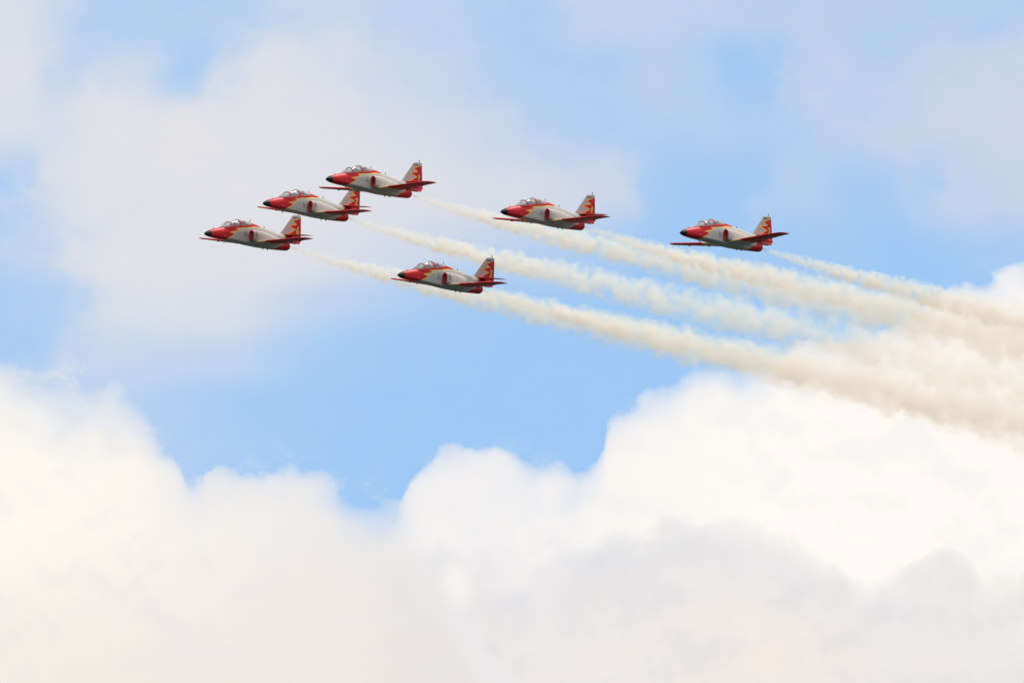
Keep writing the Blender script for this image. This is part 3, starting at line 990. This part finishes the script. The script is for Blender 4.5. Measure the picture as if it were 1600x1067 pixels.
pilot0 = make_pilot()
base = {}
jets = {}
first = None
for num, roll, pitch, bird, label in JETS:
    if first is None:
        jet = make_jet(num, bird)
        first = jet
    else:
        # same airframe, its own number; the black emblem only where the photograph shows it
        jet = first.copy()
        COL.objects.link(jet)
        for ch in list(first.children):
            if ch.name.startswith('tail_number') or (ch.name.startswith('team_emblem') and not bird):
                continue
            copy_tree(ch, jet)
        parts = []
        for side in (1, -1):
            pl = lambda x, z, side=side: L(11.66 + x * 0.62 if side > 0 else 11.98 - x * 0.62, side * (fin_half(11.66, 1.55) + 0.008), 1.28 + z * 0.50)
            parts.append(stroke_mesh(STROKES[num], pl, 0.12 if num == '4' else 0.17))
        nb = build('tail_number', *merge(parts), M_YEL, jet, smooth=False)
        nb['label'] = 'yellow number %s painted on the red rudder' % num
    tag(jet, label, 'jet aircraft', 'jets flying in formation')
    rot = Matrix.Rotation(R(180 + HEADING), 4, 'Z') @ Matrix.Rotation(R(pitch), 4, 'Y') @ Matrix.Rotation(R(-roll), 4, 'X')
    nose = Vector(NOSE[num])
    loc = nose - (rot @ Vector(L(0, 0, 0)))
    jet.matrix_world = Matrix.Translation(loc) @ rot
    jets[num] = jet
    p = pilot0 if num == '6' else copy_tree(pilot0)
    p.matrix_world = jet.matrix_world.copy()
    tag(p, 'pilot in a pale helmet seated in the front cockpit of jet %s' % num, 'person', 'pilots of the jets')


# ------------------------------------------------------------------ smoke trails
def smoke_material(name, amount):
    """cream oil smoke: blue light is held back more than red, so it warms what shines through it"""
    m_, t, o = mat(name)
    tc_ = t.node('ShaderNodeTexCoord')
    sx = t.node('ShaderNodeSeparateXYZ')
    t.l.new(tc_.outputs['Object'], sx.inputs[0])
    x = t.m('MAXIMUM', sx.outputs[0], 0.01)
    y, z = sx.outputs[1], sx.outputs[2]
    r = t.mul(t.add(t.mul(t.m('POWER', x, 0.58), 0.170), 0.04), TRAIL_W)
    zc = t.sub(t.mul(t.sub(t.m('EXPONENT', t.m('DIVIDE', x, -14.0)), 1.0), 0.95), t.add(t.mul(x, 0.006), t.mul(t.m('POWER', x, 3.0), 1.0e-6)))
    yr, zr = t.m('DIVIDE', y, r), t.m('DIVIDE', t.sub(z, zc), r)
    rho = t.m('SQRT', t.add(t.mul(yr, yr), t.mul(zr, zr)))
    rnd = t.node('ShaderNodeObjectInfo').outputs['Random']
    # eddies grow with the trail
    p = t.xyz(t.add(t.mul(t.m('POWER', x, 0.42), 14.0 / TRAIL_W), t.mul(rnd, 300.0)), yr, zr)
    n = t.noise(p, 1.05, 6, 0.55, 0.15)
    n0 = t.noise(p, 0.30, 2, 0.5)
    f = t.add(t.sub(0.56, t.mul(t.mul(rho, rho), 0.44)), t.mul(t.sub(n, 0.5), 3.5))
    f = t.add(f, t.mul(t.sub(n0, 0.5), 0.9))
    f = t.m('MINIMUM', t.m('MAXIMUM', t.mul(f, 1.9), 0.0), 1.25)
    d = t.m('DIVIDE', amount, t.m('POWER', t.add(x, 4.0), 1.06))
    d = t.mul(t.mul(d, f), t.add(0.30, t.mul(t.step(x, 0.0, 16.0), 0.70)))
    sca = t.node('ShaderNodeVolumeScatter')
    sca.inputs['Color'].default_value = (0.74, 0.895, 1.0, 1)
    sca.inputs['Anisotropy'].default_value = 0.4
    t.l.new(d, sca.inputs['Density'])
    ab = t.node('ShaderNodeVolumeAbsorption')
    ab.inputs['Color'].default_value = (0.990, 0.938, 0.862, 1)
    t.l.new(d, ab.inputs['Density'])
    ad = t.node('ShaderNodeAddShader')
    t.l.new(sca.outputs[0], ad.inputs[0])
    t.l.new(ab.outputs[0], ad.inputs[1])
    t.l.new(ad.outputs[0], o.inputs['Volume'])
    # a faint pale diffuse film on the outer skin of the cloud
    tr = t.node('ShaderNodeBsdfTransparent')
    di = t.node('ShaderNodeBsdfDiffuse')
    di.inputs[0].default_value = (0.9, 0.86, 0.78, 1)
    mx = t.node('ShaderNodeMixShader')
    mx.inputs[0].default_value = 0.005
    t.l.new(tr.outputs[0], mx.inputs[1])
    t.l.new(di.outputs[0], mx.inputs[2])
    t.l.new(mx.outputs[0], o.inputs['Surface'])
    m_.cycles.volume_step_rate = 0.06
    return m_


TRAIL_W = 0.76
SMOKE = smoke_material('cream_smoke', 26.0)


def make_trail(num, length, label, scale=1.0, seed=0):
    nz = jets[num].matrix_world @ Vector(L(10.9, 0, 0.15))
    nc = 52
    xs = [0.0]
    while xs[-1] < length:
        xs.append(xs[-1] + 0.10 + 0.0012 * xs[-1])
    nr = len(xs)
    V = []
    U = 0.0
    prev = 0.0
    for i, x in enumerate(xs):
        r = scale * (0.04 + 0.170 * x ** 0.58)
        U += (x - prev) / (r + 0.25)
        prev = x
        zc = -0.95 * (1 - math.exp(-x / 14.0)) - 0.006 * x - 1.0e-6 * x ** 3 + 0.25 * scale * noise.noise((x * 0.05, seed, 1.3)) * min(1, x / 20)
        yc = 0.3 * noise.noise((x * 0.05, seed, 7.7)) * min(1, x / 20)
        end = max(0.0, min(1.0, (length - x) / 4.0)) ** 0.5
        for j in range(nc):
            a = 2 * math.pi * j / nc
            c, s_ = math.cos(a), math.sin(a)
            p = Vector((U * 0.85, c * 0.85, s_ * 0.85 + seed * 11.0))
            b = abs(noise.noise(p * 1.0)) * 0.9 + abs(noise.noise(p * 2.1 + Vector((3, 1, 4)))) * 0.5 + abs(noise.noise(p * 4.3)) * 0.28 + abs(noise.noise(p * 9.0)) * 0.14
            k = 1.12 + 0.50 * b + 0.2 * noise.noise(p * 0.45)
            rr = max(0.02, r * k * end)
            V.append((x, yc + c * rr, zc + s_ * rr))
    o = build('smoke_trail', V, loft_faces(nr, nc), SMOKE)
    o.location = nz
    o.rotation_euler = (0, 0, R(HEADING - 0.0))
    tag(o, label, 'smoke trail', 'smoke trails behind the jets')
    return o


TRAILS = [
    ('6', 150, 'cream smoke trail behind jet 6, passing behind jet 3'),
    ('2', 145, 'cream smoke trail streaming back from jet 2'),
    ('1', 145, 'cream smoke trail streaming back from jet 1, passing below jet 4'),
    ('3', 140, 'cream smoke trail streaming back from jet 3'),
    ('4', 125, 'cream smoke trail streaming back from jet 4, passing below jet 7'),
    ('7', 105, 'short cream smoke trail streaming back from jet 7, highest at the edge'),
]
for k, (num, ln, lab) in enumerate(TRAILS):
    make_trail(num, ln, lab, TRAIL_W, k + 1)
